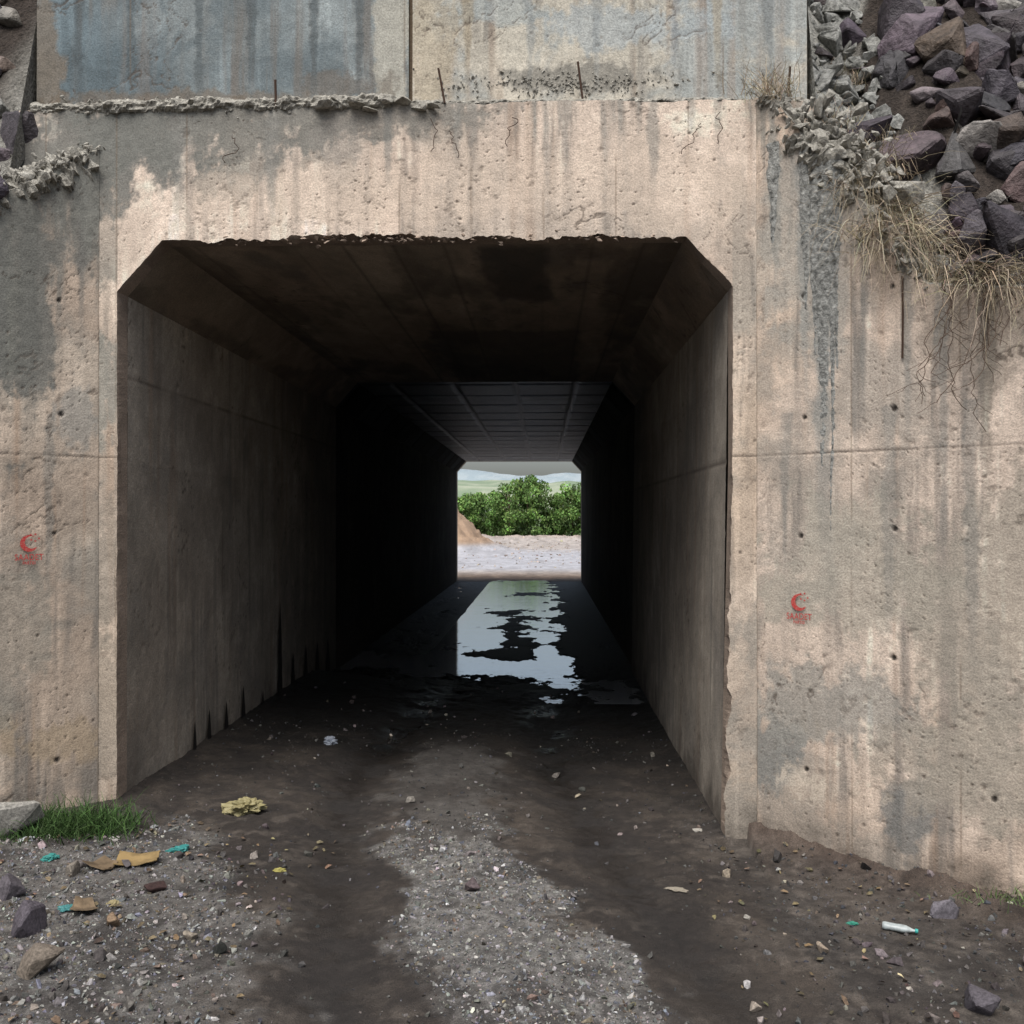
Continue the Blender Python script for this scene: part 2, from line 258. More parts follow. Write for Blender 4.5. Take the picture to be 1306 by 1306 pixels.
def lining(tag,ya,yb,st,kwall,kceil,mw,mc,panels=False):
    segs=[('wall',(-2.75,-.5),(-2.75,3.41)),('haunch',(-2.75,3.41),(-2.46,3.74)),('soffit',(-2.46,3.74),(.905,3.74)),('haunch',(.905,3.74),(1.2,3.42)),('wall',(1.2,3.42),(1.15 if tag=='near' else 1.2,-.5))]
    ny=int((yb-ya)/st)
    for i,(nm,a,b) in enumerate(segs):
        a=np.array(a);b=np.array(b);Ln=np.linalg.norm(b-a);m=max(6,int(Ln/min(st,.03)));y=np.linspace(ya,yb,ny);t=np.linspace(0,1,m)
        Yg,Tg=np.meshgrid(y,t,indexing='ij');nrm=np.array([-(b-a)[1],(b-a)[0]])/Ln*-1
        if nm=='wall':c,h=conc(Yg+(0 if i==0 else 30),a[1]+(b[1]-a[1])*Tg,**kwall)
        else:c,h=conc(a[0]+(b[0]-a[0])*Tg+i*(nm=='haunch'),Yg*.5,**kceil)
        Tg=Tg.ravel();Yr=Yg.ravel()
        if nm!='wall':
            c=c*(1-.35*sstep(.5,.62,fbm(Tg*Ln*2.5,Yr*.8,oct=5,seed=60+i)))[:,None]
            if tag=='near' and nm=='soffit':
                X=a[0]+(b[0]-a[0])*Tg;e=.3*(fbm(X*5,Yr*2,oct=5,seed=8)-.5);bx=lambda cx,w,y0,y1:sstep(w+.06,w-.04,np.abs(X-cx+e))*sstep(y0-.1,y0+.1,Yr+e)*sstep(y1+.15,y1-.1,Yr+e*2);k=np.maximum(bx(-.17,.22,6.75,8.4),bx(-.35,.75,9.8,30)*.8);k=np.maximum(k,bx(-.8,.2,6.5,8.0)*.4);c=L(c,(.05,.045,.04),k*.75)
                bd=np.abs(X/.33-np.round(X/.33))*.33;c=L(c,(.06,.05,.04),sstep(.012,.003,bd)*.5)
        elif tag=='near':c=L(c,(.045,.04,.036),sstep(9.5,13.5,Yr+1.8*(fbm(Yr*.8,Tg*3,oct=4,seed=66)-.5))*.7)  # walls darken with depth: fading daylight painted into the colour
        if panels and nm!='wall':
            X=a[0]+(b[0]-a[0])*Tg;k1=X+.39;k1=np.abs(k1/.82-np.round(k1/.82))*.82;k2=np.abs(Yr/1.25-np.round(Yr/1.25))*1.25
            sm=np.minimum(k1 if nm=='soffit' else 1+k1*0,k2*.6);pi=np.floor((X+.39)/.82).astype(np.int64)*(nm=='soffit');pj=np.floor(Yr/1.25).astype(np.int64);pv=_h(pi,pj,3,7)
            c=np.array([.16,.185,.21])*(.08+1.3*pv**1.8)[:,None]*(1+1.6*(fbm(X*3,Yr*2,oct=5,seed=71)-.5))[:,None]*(.8 if nm=='soffit' else .22);k=sstep(.05,.02,sm);c=L(c,(.006,.006,.006),k)  # bluish panel tones stand in for grazing reflections; haunches coloured much darker
            h=.006*(_h(pi,pj,5,8)-.5)-.012*k
        P=a[None]+(b-a)[None]*Tg[:,None]+nrm[None]*ht(h)[:,None]
        mesh_np(f'{tag}_{nm}',np.column_stack([P[:,0],Yr,P[:,1]]),grid_faces(ny,m),mw if nm=='wall' else (mc if nm=='soffit' or tag=='near' else shadem),True,UP,col=np.clip(c,.006,.8))
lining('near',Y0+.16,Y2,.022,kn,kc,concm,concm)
lining('far',Y2,Y3,.05,kf,kf,shadem,dampm,True)
def shell(name,ya,yb,I,O,mat,col):
    V=[];k=len(I)
    for y in(ya,yb):V+=[(x,y,z) for x,z in I]+[(x,y,z) for x,z in O]
    F=[]
    for i in range(k-1):F+=[(k+i,k+i+1,3*k+i+1,3*k+i),(i,i+1,k+i+1,k+i),(2*k+i,2*k+i+1,3*k+i+1,3*k+i)]
    mesh_py(name,V,F,[mat],UP,col=np.array([col]*len(V)))
Ob=[(-3.15,-.5),(-3.15,3.7),(-2.7,4.14),(1.15,4.14),(1.6,3.7),(1.6,-.5)];Ib=[(x+(-.03 if x<-.8 else .03),z+.03*(z>3)) for x,z in inner]
shell('box_shell',Y0+.21,Y3-.01,Ib,Ob,concm,(.25,.22,.18))
FH=[(-9,-.5),(-9,2),(-4,5.0),(3,5.0),(8,2),(8,-.5)]
V=[(x,Y3+.003,z) for x,z in FH]+[(x,Y3+.003,z) for x,z in inner[::-1]];V+=[(x,Y3+.4,z) for x,_,z in V]
k=12;F=[tuple(range(k)),tuple(range(2*k-1,k-1,-1))]+[(i,(i+1)%k,(i+1)%k+k,i+k) for i in range(k)]
mesh_py('far_headwall',V,F,[concm],UP,col=np.array([(.35,.3,.24)]*24))
def pour(name,x0,x1,y,kw):
    x=np.arange(x0,x1+.001,.009);z=np.concatenate([np.arange(4.5,5.5,.009),np.arange(5.5,6.65,.06)]);Hh,Zz=np.meshgrid(x,z,indexing='ij');surface(name,Hh,Zz,fr_head(y),kw,concm,UP)
    box(name+'_core',x0+.004,x1-.004,y+.022,7.0,4.5,6.62,concm,UP)
    for xe in(x0,x1):
        mesh_np(name+'_end',[(xe,y,4.5),(xe,7,4.5),(xe,7,6.6),(xe,y,6.6)],[(0,1,2,3)],concm,False,UP,col=np.array([(.22,.2,.16)]*4))
pour('parapet_pour_a',-3.32,-.87,6.60,kul);pour('parapet_pour_b',-.845,1.69,6.585,kur)
box('parapet_joint_filler',-.872,-.842,6.62,6.98,4.5,6.55,concm,UP,(.12,.09,.06))
ANG=math.radians(40.1);CA,SA=math.cos(ANG),math.sin(ANG)
def wing(name,side,top,kw,origin):
    e=bpy.data.objects.new(name,None);e.location=origin;e.rotation_euler=(0,0,-ANG*side);link(e,UP)
    ts=np.concatenate([np.arange(0,1.95,.009),np.arange(1.95,6.01,.05)])
    z=np.interp(ts,[p[0] for p in top],[p[1] for p in top])+(fbm(ts*6,ts*0,oct=5,seed=int(side+5),g=.65)-.5)*.09*sstep(0,.1,ts)
    v=np.linspace(0,1,520);Hh=np.repeat((side*ts)[:,None],520,1);Zz=-.6+(z+.6)[:,None]*v[None]
    surface('wing_face',Hh,Zz,lambda H,Z,h:np.column_stack([H,-ht(h)*sstep(0,.03,np.abs(H)),Z]),kw,concm,e,flip=side<0)
    m_=len(ts);V=[]
    for y,dz in((0,0),(.03,.015),(.35,.015),(.35,-9)):
        for t,zz in zip(ts,z):V.append((side*t,y,zz+dz if dz>-5 else -.6))
    mesh_np('wing_back',np.array(V),grid_faces(4,m_),mort,False,e)
    t=ts[-1]*side;mesh_py('wing_end',[(t,0,-.6),(t,.35,-.6),(t,.35,z[-1]),(t,0,z[-1])],[(0,1,2,3)],[concm],e,col=np.array([(.3,.27,.21)]*4));return e
topR=[(0,4.6),(.15,4.55),(.347,4.25),(.694,3.80),(1.06,3.27),(1.58,3.17),(6,-.1)]
topL=[(0,4.33),(.587,3.93),(6,-.1)]
OR=(1.35,Y0-.004,0);OL=(-2.87,Y0-.004,0)
WR=wing('wing_wall_a',1,topR,kr,OR)
WL=wing('wing_wall_b',-1,topL,kl,OL)
def drip(x,z0,z1,w,parent,seed,th=.014):
    nz=int((z0-z1)/.008);nu=17;t=np.linspace(0,1,nz);u=np.linspace(-1,1,nu)
    TT,UU=np.meshgrid(t,u,indexing='ij');z=z0+(z1-z0)*TT
    ww=w*.5*np.clip(1-TT**1.4*.8,.08,1)*(.35+1.3*fbm(TT*(z0-z1)*12,TT*0,oct=6,seed=seed,g=.65))
    cx=x+(fbm(TT*3,TT*0,oct=4,seed=seed+2)-.5)*.04
    X=cx+UU*ww;Yy=.005-th*(1-UU**2)*(.2+1.6*fbm(X*60,z*30,oct=4,seed=seed+4))*(1-.6*TT)*np.where(TT>.97,.2,1)
    mesh_np('mortar_drip',np.column_stack([X.ravel(),Yy.ravel(),z.ravel()]),grid_faces(nz,nu),mortg,True,parent)
for a in((.33,4.2,3.2,.10,WR,1),(.45,4.1,2.2,.19,WR,2),(.39,4.1,2.9,.08,WR,7),(.53,4.0,2.8,.09,WR,9),(.50,4.05,1.8,.06,WR,19),(.108,4.3,3.65,.10,WR,3)):drip(*a)
def ridge(name,pts,rad,parent,seed,amp=.7,step=.012,flat=.7,fr=14):
    pts=np.array(pts,float);Ls=np.r_[0,np.cumsum(np.linalg.norm(np.diff(pts,axis=0),axis=1))];s=np.arange(0,Ls[-1],step)
    C=np.stack([np.interp(s,Ls,pts[:,i]) for i in range(3)],1);T=np.gradient(C,axis=0);T/=np.linalg.norm(T,axis=1)[:,None]
    U=np.cross(T,[0,0,1]);U/=np.linalg.norm(U,axis=1)[:,None];W=np.cross(U,T);k=26;a=np.linspace(0,2*math.pi,k)
    r=rad*(.35+1.3*fbm(s*5,s*0,oct=5,seed=seed,g=.65));end=np.clip(np.minimum(s,s[-1]-s)/.06,.05,1)
    SS,AA=np.meshgrid(s,a,indexing='ij');R=(r*end)[:,None]*(1+amp*(fbm(SS*fr,np.cos(AA)*1.8+5,np.sin(AA)*1.8+5,oct=5,seed=seed+3,g=.72)-.5)*2)
    V=C[:,None,:]+R[...,None]*(np.cos(AA)[...,None]*U[:,None,:]+np.sin(AA)[...,None]*W[:,None,:]*flat)
    return mesh_np(name,V.reshape(-1,3),grid_faces(len(s),k),mort,False,parent)
ridge('mortar_ledge',[(-3.38,6.57,4.6),(-2,6.58,4.61),(-.9,6.57,4.62)],.07,UP,11)
ridge('mortar_ledge_b',[(-.9,6.585,4.61),(.5,6.59,4.60),(1.7,6.58,4.6)],.045,UP,12)
ridge('wing_cap_mortar',[(-.0,.13,4.28),(-.6,.13,3.90),(-1.4,.15,3.31)],.17,WL,13,1.0)
ridge('wing_cap_mortar',[(.05,.15,4.48),(.36,.15,4.16),(.72,.15,3.72),(1.06,.15,3.22)],.14,WR,14,1.0)
hl=[hull_template(12,i,.55,.03) for i in range(7)]
r=np.random.default_rng(5)
def along(par,pts,n,sz,seed,name='cap_rubble',sp=(.03,.035,.03),mx=.07):
    r=np.random.default_rng(seed);pts=np.array(pts,float);t=r.random(n)*(len(pts)-1);i=np.minimum(t.astype(int),len(pts)-2);f=(t-i)[:,None]
    P=pts[i]*(1-f)+pts[i+1]*f+r.normal(0,1,(n,3))*np.array(sp);scatter(name,hl,P,np.clip(np.exp(r.normal(math.log(sz),.5,n)),.008,mx),np.full((n,3),.3),mort,par,seed=seed)
along(WL,[(-.0,.06,4.33),(-.6,.06,3.95),(-1.2,.06,3.50)],420,.022,1,sp=(.03,.05,.04))
along(WR,[(.0,.05,4.58),(.15,.05,4.54),(.347,.04,4.25),(.694,.04,3.80),(1.06,.05,3.27)],420,.026,2)
along(WR,[(.30,.08,4.4),(.55,.10,4.15),(.8,.10,3.85)],260,.04,21,'concrete_spill',(.07,.05,.08),.12)
along(UP,[(-3.38,6.57,4.6),(-.9,6.57,4.62)],240,.016,3,'ledge_rubble')
loc=np.array([[-1.4+.1*i,6.5,4.59+.03*math.sin(i*1.7)] for i in range(8)]);scatter('spalled_mortar',hl,loc,r.uniform(.05,.11,8),np.full((8,3),.3),mort,UP,tilt=.2)
nn=220;loc=np.column_stack([r.uniform(-2.1,.88,nn),r.uniform(6.54,6.58,nn),3.745+r.normal(0,.014,nn)]);scatter('lintel_chips',hl,loc,r.uniform(.008,.032,nn),np.array(PINK)*r.uniform(.4,.8,(nn,1)),concm,UP,tilt=.5,seed=3)
nn=320;loc=np.column_stack([r.normal(.1,.4,nn),6.582+0*r.random(nn),4.74+r.normal(0,.04,nn)]);scatter('honeycomb_aggregate',hl,loc,r.uniform(.006,.018,nn),np.full((nn,3),.3),mort,UP,seed=6)
def tube(name,pts,r,mat,parent=None):
    cu=bpy.data.curves.new(name,'CURVE');cu.dimensions='3D';cu.bevel_depth=r;cu.bevel_resolution=1
    sp=cu.splines.new('POLY');sp.points.add(len(pts)-1)
    for p,q in zip(sp.points,pts):p.co=(*q,1)
    cu.materials.append(mt_(mat));return link(bpy.data.objects.new(name,cu),parent)
for i,(x,z0,z1,dx) in enumerate(((-1.72,4.58,4.76,0),(-.63,4.6,4.82,-.04),(.25,4.62,4.85,-.03),(1.55,4.6,4.8,.01))):
    tube('rebar_stub',[(x,6.52,z0),(x+dx*.5,6.52,(z0+z1)/2),(x+dx,6.51,z1)],.008,rustm,UP)
tube('rebar_stub',[(.93,-.012,3.33),(.935,-.02,3.1),(.93,-.015,2.86)],.006,rustm,WR)
for i,(x,z) in enumerate(((-2.0,4.4),(-.72,4.5),(-.6,4.42),(-.2,4.5),(1.0,4.45),(1.12,4.52))):
    rr=np.random.default_rng(i);p=[(x,6.51,z)]
    for k in range(10):
        q=p[-1];p.append((q[0]+rr.normal(0,.018)+.01*math.sin(k+i),6.51-.008*(k%3),q[2]-rr.uniform(.005,.035)))
    tube('root_strand',p,.0026,rustm,UP)
damp=M('damp_stain',.8);damp.color((.012,.010,.009))
for i,(y,h,w) in enumerate(((7.95,.24,.06),(8.3,.27,.07),(8.75,.25,.08),(9.25,.30,.09),(10.55,.95,.11),(11.1,.36,.11),(11.7,.38,.12),(12.3,.33,.14),(9.9,.15,.07),(12.9,.3,.14))):
    t=np.linspace(0,1,14);wv=w*(1-t)**.7*(.8+.4*fbm(t*6,t*0+i,oct=3,seed=i))
    V=[(-2.728,y-b,a*(h+.12)) for a,b in zip(t,wv)]+[(-2.728,y+b,a*(h+.12)) for a,b in zip(t[::-1],wv[::-1])]
    mesh_py('damp_spike',V,[tuple(range(len(V)))],[damp],UP)
# ------------------------------------------------------------ stencils
red=M('red_stencil_paint',.8);red.color(red.mix(red.ramp(red.noise(90,3,.7),.45,.6,0,.4),(.38,.025,.025),(.40,.27,.21)))
def stencil(x,z,parent):
    e=bpy.data.objects.new('stencil_emblem',None);e.location=(x,-.014,z);link(e,parent)
    a=np.linspace(math.radians(48),math.radians(330),40);R=.052
    outer=[(R*math.cos(t),0,R*math.sin(t)) for t in a];b=np.linspace(math.radians(66),math.radians(312),40)
    inn=[(.014+R*.74*math.cos(t),0,.006+R*.74*math.sin(t)) for t in b];n=40
    mesh_py('crescent',outer+inn,[(i,i+1,n+i+1,n+i) for i in range(n-1)],[red],e)
    for k,(sx,sz) in enumerate(((.012,.022),(.036,.056),(.056,.030),(.036,.014),(.010,.052))):
        st=[(sx+(.0095 if i%2==0 else .004)*math.sin(i*math.pi/5),0,sz+(.0095 if i%2==0 else .004)*math.cos(i*math.pi/5)) for i in range(10)]
        mesh_py('star',st,[tuple(range(10))],[red],e)
    for txt,sz,zz in(('SAADET',.054,-.104),('PARTISI',.026,-.130)):
        cu=bpy.data.curves.new('lettering','FONT');cu.body=txt;cu.size=sz;cu.align_x='CENTER';cu.offset=.0006;cu.space_character=1.08;cu.materials.append(red.m)
        o=bpy.data.objects.new('lettering',cu);o.rotation_euler=(math.pi/2,0,0);o.location=(0,0,zz);link(o,e);o.scale=(.8,1,1)
stencil(.293,1.43,WR);stencil(-.419,1.79,WL)

# ------------------------------------------------------------ ground
gx=np.concatenate([-np.geomspace(900,9.2,30),np.arange(-9,-3.9,.12),np.arange(-3.9,-3.3,.04),np.arange(-3.3,2.7,.0125),np.arange(2.7,3.9,.04),np.geomspace(4,900,40)])
gy=np.concatenate([-np.geomspace(600,3,14),np.linspace(-2.5,3.2,14),np.arange(3.3,9,.0135),np.arange(9,14,.03),np.arange(14,35,.06),np.arange(35,62,.16),np.arange(62,100,.5),np.geomspace(101,2500,40)])
def path_x(y,ys,xs):return np.interp(y,ys,xs)
def masks(x,y):
    nz=fbm(x*2.2,y*2.2,oct=5,seed=21)-.5;n2=fbm(x*8,y*8,oct=4,seed=22)-.5;d=nz*1.1+n2*.6
    xc=path_x(y,[2,3.94,4.72,5.79,6.7,8,9.3],[.15,.10,-.15,-.45,-.62,-.72,-.75]);hwid=path_x(y,[2,3.94,4.72,5.79,6.7,8,9.3,9.6],[.3,.36,.55,.42,.38,.34,.25,0])
    strip=sstep(.10,-.10,np.abs(x-xc)-hwid+d*.6)
    grav=strip*sstep(7.0,6.3,y+d*1.2)
    mud=strip*sstep(6.2,6.9,y+d*1.2)*sstep(9.3,8.6,y)
    left=sstep(.25,-.25,x-path_x(y,[2,3.94,5.2,5.8,6.6],[-.95,-1.15,-1.45,-1.95,-2.6])+d*1.1)*sstep(6.4,5.7,y+d)
    right=sstep(-.25,.25,x-path_x(y,[2,3.94,5.2,5.8,7],[.95,1.25,1.15,1.15,1.1])+d*.9)*sstep(8,6.5,y)*.8
    rl=path_x(y,[2,3.94,5.79,7.49,11.6],[-.75,-.8,-1.2,-1.42,-1.18]);rr_=path_x(y,[2,3.94,5.2,6.53,8.8,11.6],[1.2,.9,.62,.33,.05,0])
    rut=np.maximum(np.exp(-((x-rl)/.24)**2),np.exp(-((x-rr_)/.26)**2))*sstep(13,10,y)
    return grav,mud,left,right,rut,d
def gh(x,y,full=False):
    x=np.asarray(x,float);y=np.asarray(y,float)
    grav,mud,left,right,rut,d=mk=masks(x,y)
    tilt=-.02-.0506*(np.clip(x,-3.6,2.6)+.775)
    near=tilt-.040*rut+.012*grav+.015*mud+.035*d+.02*left
    wr=np.abs((x-OR[0])*SA+(y-Y0)*CA);pile=np.exp(-wr/.22)*(x>1.3)*(y<7);near=near+.11*pile*(.5+1.1*(fbm(x*5,y*5,oct=4,seed=9)))
    near=near+.06*np.exp(-np.abs(x+2.75)/.25)*(y>6.3)+.05*np.exp(-np.abs(x-1.17)/.2)*(y>6.5)
    i=fbm(x*3.2,y*1.7,oct=7,seed=31,g=.68)-.5
    m1=np.exp(-((x+.42-.12*np.sin(y*.9))/.33)**2)*sstep(13.9,15.5,y)*sstep(24,20,y)
    m2=np.exp(-((x+.8)/.5)**2)*np.exp(-((y-15.3)/.6)**2)+np.exp(-((x+.45)/.5)**2)*np.exp(-((y-27)/.8)**2)+np.exp(-((x+.9)/.5)**2)*np.exp(-((y-22)/.5)**2)
    m3=sstep(.12,.45,x+i*.9)*1.5+sstep(-1.5,-1.9,x+i*.6)*sstep(13.5,17,y)*1.2
    pud=-.125+.07*np.clip(m1+m2+m3,0,1.5)+.19*i;pud=np.where(pud>-.085,-.085+np.minimum((pud+.085)*.35,.014),pud)
    far=-.05+np.clip(y-34,0,60)*.004+.04*(fbm(x*.9,y*.7,oct=5,seed=41)-.5)+np.clip(y-100,0,2500)*.004
    far=far+2.7*np.exp(-((x+6.0)/2.5)**2-((y-58)/3.5)**2)*(.5+.9*fbm(x*1.2,y*1.2,oct=6,seed=44,g=.65))+.5*np.exp(-((y-80)/3.)**2)*(.2+1.2*fbm(x*.8,y*.8,oct=5,seed=45,g=.65))
    h=near+(pud-near)*sstep(11.6,14.2,y+d*1.2);h=h+(far-h)*sstep(31.5,34.5,y+d)
    h=h+(.016*(fbm(x*15,y*15,oct=4,seed=51,g=.65)-.5)+.016*(fbm(x*5,y*5,oct=3,seed=52)-.5))*(y<14)*(1-.5*rut)
    return (h,mk,pile) if full else h
GX,GY=np.meshgrid(gx,gy,indexing='ij');GX=GX.ravel();GY=GY.ravel();GZ,(grav,mud,left,right,rut,d),pile=gh(GX,GY,True)
f1=fbm(GX*3,GY*3,oct=6,seed=70,g=.65);f2=fbm(GX*24,GY*24,oct=3,seed=71,g=.7);f3=fbm(GX*9,GY*9,oct=4,seed=72,g=.65)
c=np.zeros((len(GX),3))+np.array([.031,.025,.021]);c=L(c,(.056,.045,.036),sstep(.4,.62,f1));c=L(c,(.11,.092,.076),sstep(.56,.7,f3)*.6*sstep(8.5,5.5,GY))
c=L(c,(.018,.0155,.014),rut*.8)
c=L(c,(.09,.055,.037),np.clip(pile,0,1)*.6)
gm=np.clip(grav+left*.7+right*.2,0,1)
gc=np.array([.15,.145,.137])*(.3+1.4*f2)[:,None];c=c*(1-gm[:,None]*.8)+gc*gm[:,None]*.8
c=L(c,(.082,.075,.068),mud*.85*(.5+.7*sstep(.35,.6,f1)))
dk=sstep(.52,.66,fbm(GX*4,GY*4,oct=5,seed=75,g=.65))*.6;c=L(c,(.022,.018,.016),dk*(1-mud*.6)*(GY<12))
c*=(.6+.8*f2)[:,None]
far=sstep(31.8,33.5,GY+d);wet_shade=sstep(6.8,10.4,GY+d*2.2)
c=L(c,(.006,.0055,.005),wet_shade*.93*(1-.4*mud))  # floor blackens with depth: wetness plus tunnel shade put into the colour
ff=fbm(GX*2.5,GY*.9,oct=7,seed=80,g=.72)
fc=np.array([.38,.34,.31])*(.3+1.4*ff)[:,None];fc=L(fc,np.array([.33,.23,.155])*(.35+1.3*ff)[:,None],np.clip(sstep(.3,.7,GZ)*sstep(90,70,GY)+.9*sstep(38,34,GY),0,1));fc=L(fc,np.array([.42,.43,.47])*(.5+1.0*ff)[:,None],sstep(37,40,GY)*sstep(64,54,GY)*.75*sstep(.6,.3,GZ))
c=c*(1-far[:,None])+fc*far[:,None]
gk=np.clip(sstep(86,92,GY)+far*sstep(16,22,np.abs(GX+1)),0,1);c=L(c,(.08,.12,.04),gk)
ro=.95-.5*rut*(GY<14)*sstep(.4,.6,f1)-.35*wet_shade*(1-far);ro=ro*(1-far)+far*(.9-.45*sstep(37,40,GY)*sstep(62,54,GY)*sstep(.45,.6,ff))
g=grainmat('ground_earth',130,3,.5,.9,.35,.8,.012);g.put(g.b.inputs['Roughness'],g.attr('ro'))
mesh_np('ground',np.column_stack([GX,GY,GZ]),grid_faces(len(gx),len(gy)),g,True,col=c,attrs=dict(ro=ro))
w=M('puddle_water',.05,.5);w.color((.58,.62,.67));w.b.inputs['Metallic'].default_value=.65;w.b.inputs['IOR'].default_value=1.6;w.bump(w.noise(1,4,.65,w.scale(w.co,(1.1,6,1))),.28,.012)
mesh_py('puddle_water',[(-2.9,11.2,-.085),(1.3,11.2,-.085),(1.3,33.9,-.085),(-2.9,33.9,-.085)],[(0,1,2,3)],[w])

# ------------------------------------------------------------ stones on ground
stm=grainmat('loose_stone',70,3,.5,.85,.3,.4,.004)
gt=[hull_template(9,100+i,.9) for i in range(8)]
def pal(n,r,base,var=.35,tint=.08,mx=.8):
    b=np.array(base)[None]*np.exp(r.normal(0,var,(n,1)));return np.clip(b*(1+r.normal(0,tint,(n,3))),.008,mx)
r=np.random.default_rng(11)
N=200000;x=r.uniform(-3.9,3.2,N);y=3.3+(r.random(N)**1.15)*6.2;a,b,c_,d_,ru,dd=masks(x,y)
p=np.clip(a*.9+c_*.6+d_*.16+.04+b*.02,0,1)*(1-.8*ru*(a<.3));keep=(r.random(N)<p*.62)&((x>-2.7)|(y<6.3))&((x<1.15)|(y<6.3))
x=x[keep];y=y[keep];n=len(x);sz=np.clip(np.exp(r.normal(-4.95,.52,n)),.003,.034)
z=gh(x,y)+sz*.12
col=pal(n,r,(.18,.175,.165),.42,.04,.45)
q=r.random(n)<.2;col[q]=pal(q.sum(),r,(.13,.105,.08),.4,.06,.4)
q=r.random(n)<.18;col[q]=pal(q.sum(),r,(.12,.125,.145),.4,.04,.4)
q=r.random(n)<.02;col[q]=pal(q.sum(),r,(.40,.38,.34),.2,.04,.6)
dk=np.where((a[keep]+c_[keep])[:,None]>.4,1,.40);scatter('gravel',gt,np.column_stack([x,y,z]),sz,col*dk,stm,seed=4)
x=np.r_[r.uniform(-3.6,-1.3,420),r.uniform(.8,3.0,260),r.uniform(-2.7,1.1,140)];y=np.r_[r.uniform(3.5,6.0,420),r.uniform(3.6,6.2,260),r.uniform(5,12,140)]
sz=np.clip(np.exp(r.normal(-4.1,.45,820)),.008,.055);ok=~((np.abs(x)<.9)&(y<6));x,y,sz=x[ok],y[ok],sz[ok];n=len(x)
cc=pal(n,r,(.09,.08,.077),.5,.06);q=r.random(n)<.08;cc[q]=pal(q.sum(),r,(.28,.25,.21),.3,.05)
scatter('rubble',[hull_template(11,200+i,.9,.03) for i in range(7)],np.column_stack([x,y,gh(x,y)+sz*.2]),sz,cc,stm,seed=8)
n=420;x=np.r_[r.uniform(-3.4,-1.2,260),r.uniform(.8,2.8,160)];y=np.r_[r.uniform(3.5,6.3,260),r.uniform(3.7,6.5,160)]
lt=(np.array([[-1,-.5,0],[0,-.6,.25],[1,0,0],[0,.6,.3],[-1,.4,.1]]),np.array([[0,1,3],[1,2,3],[0,3,4]]))
scatter('dead_leaves',[lt],np.column_stack([x,y,gh(x,y)+.012]),r.uniform(.008,.024,n),pal(n,r,(.13,.10,.06),.45,.08),stm,tilt=.6,seed=18)
rt=[rough_template(12,300+i) for i in range(6)]
def rock(name,x,y,s,col,seed,dz=.3):
    z=float(gh(np.array([x]),np.array([y]))[0]);scatter(name,[rt[seed%6]],np.array([[x,y,z+s*dz]]),np.array([s]),np.array([col]),stm,tilt=.5,seed=seed)
for i,(x,y,s,c_) in enumerate(((-3.2,5.8,.25,(.25,.24,.215)),(-2.30,4.55,.13,(.08,.07,.082)),(-2.1,4.2,.12,(.15,.125,.10)),(-2.62,4.95,.12,(.09,.08,.09)),(-2.0,4.72,.07,(.20,.14,.09)),(-1.97,5.15,.075,(.04,.022,.02)),
   (2.1,5.42,.11,(.13,.12,.135)),(1.88,4.45,.10,(.08,.072,.082)),(-.37,5.45,.06,(.09,.07,.072)),(-.22,4.95,.03,(.22,.21,.2)),(1.05,5.95,.05,(.30,.25,.19)),(1.33,4.95,.06,(.27,.22,.17)),(-2.45,5.3,.08,(.17,.15,.125)),(-2.95,4.8,.13,(.13,.125,.125)),(-.9,7.0,.055,(.18,.165,.145)),(.1,8.1,.05,(.15,.135,.12)),(.9,4.4,.04,(.28,.24,.2)),(-1.6,4.6,.05,(.22,.19,.15)),(1.6,4.3,.05,(.14,.12,.11)),(2.3,4.9,.07,(.12,.10,.10)))):
    rock('rock',x,y,s,c_,i+1)
# ------------------------------------------------------------ embankment
def y0z0(x):
    x=np.asarray(x,float);sr=(x-OR[0])/CA;sl=(OL[0]-x)/CA
    yr=Y0-SA*np.clip(sr,0,6);yl=Y0-SA*np.clip(sl,0,6)
    zr=np.interp(sr,[p[0] for p in topR],[p[1] for p in topR]);zl=np.interp(sl,[p[0] for p in topL],[p[1] for p in topL])
    y=np.where(x>1.72,yr+.14,np.where(x<-3.35,yl+.14,6.98));z=np.where(x>1.72,zr-.02,np.where(x<-3.35,zl-.02,6.4));return y,z
def emb(x,t):
    y,z=y0z0(x)
    lump=.24*(fbm(x*2.6,(y+t)*2.6,oct=5,seed=61)-.45)+.10*(fbm(x*9,(y+t)*9,oct=5,seed=62,g=.65)-.5)
    h=z+np.minimum(t*1.35,.9+t*.92)+lump*np.clip(t*4,0,1)
    h=np.minimum(h,12);yy=y+t;h=np.minimum(h,4.7+.9*(32.3-yy));return x,yy,h
ex=np.concatenate([-np.geomspace(60,4.6,20),np.arange(-4.5,-3.3,.03),np.array([-3.34,-3,-2,-1,0,1,1.7]),np.arange(1.725,4.2,.022),np.geomspace(4.3,60,24)])
et=np.concatenate([np.arange(0,3,.022),np.arange(3,8,.12),np.linspace(8.2,25.2,20)])
EX,ET=np.meshgrid(ex,et,indexing='ij');x_,y_,z_=emb(EX.ravel(),ET.ravel())
ff=fbm(x_*12,y_*12,oct=4,seed=63,g=.7)[:,None];grey=sstep(2.4,2.1,x_+.7*(fbm(x_*3,y_*3,oct=3,seed=5)-.5))*(x_>0)*(y_<8)+sstep(-3.9,-3.6,x_)*(x_<0)*.6
ec=np.array([.045,.036,.030])*(.4+1.2*ff);ec=ec*(1-grey[:,None])+np.array([.30,.295,.265])*(.3+1.4*ff)*grey[:,None]
em=grainmat('embankment_earth',45,3,.5,.95,.2,.9,.03)
mesh_np('embankment',np.column_stack([x_,y_,z_]),grid_faces(len(ex),len(et)),em,False,col=ec)
rm=grainmat('riprap_rock',11,4,.4,.7,.35,.9,.03)
r=np.random.default_rng(21)
nA,nB=2300,400
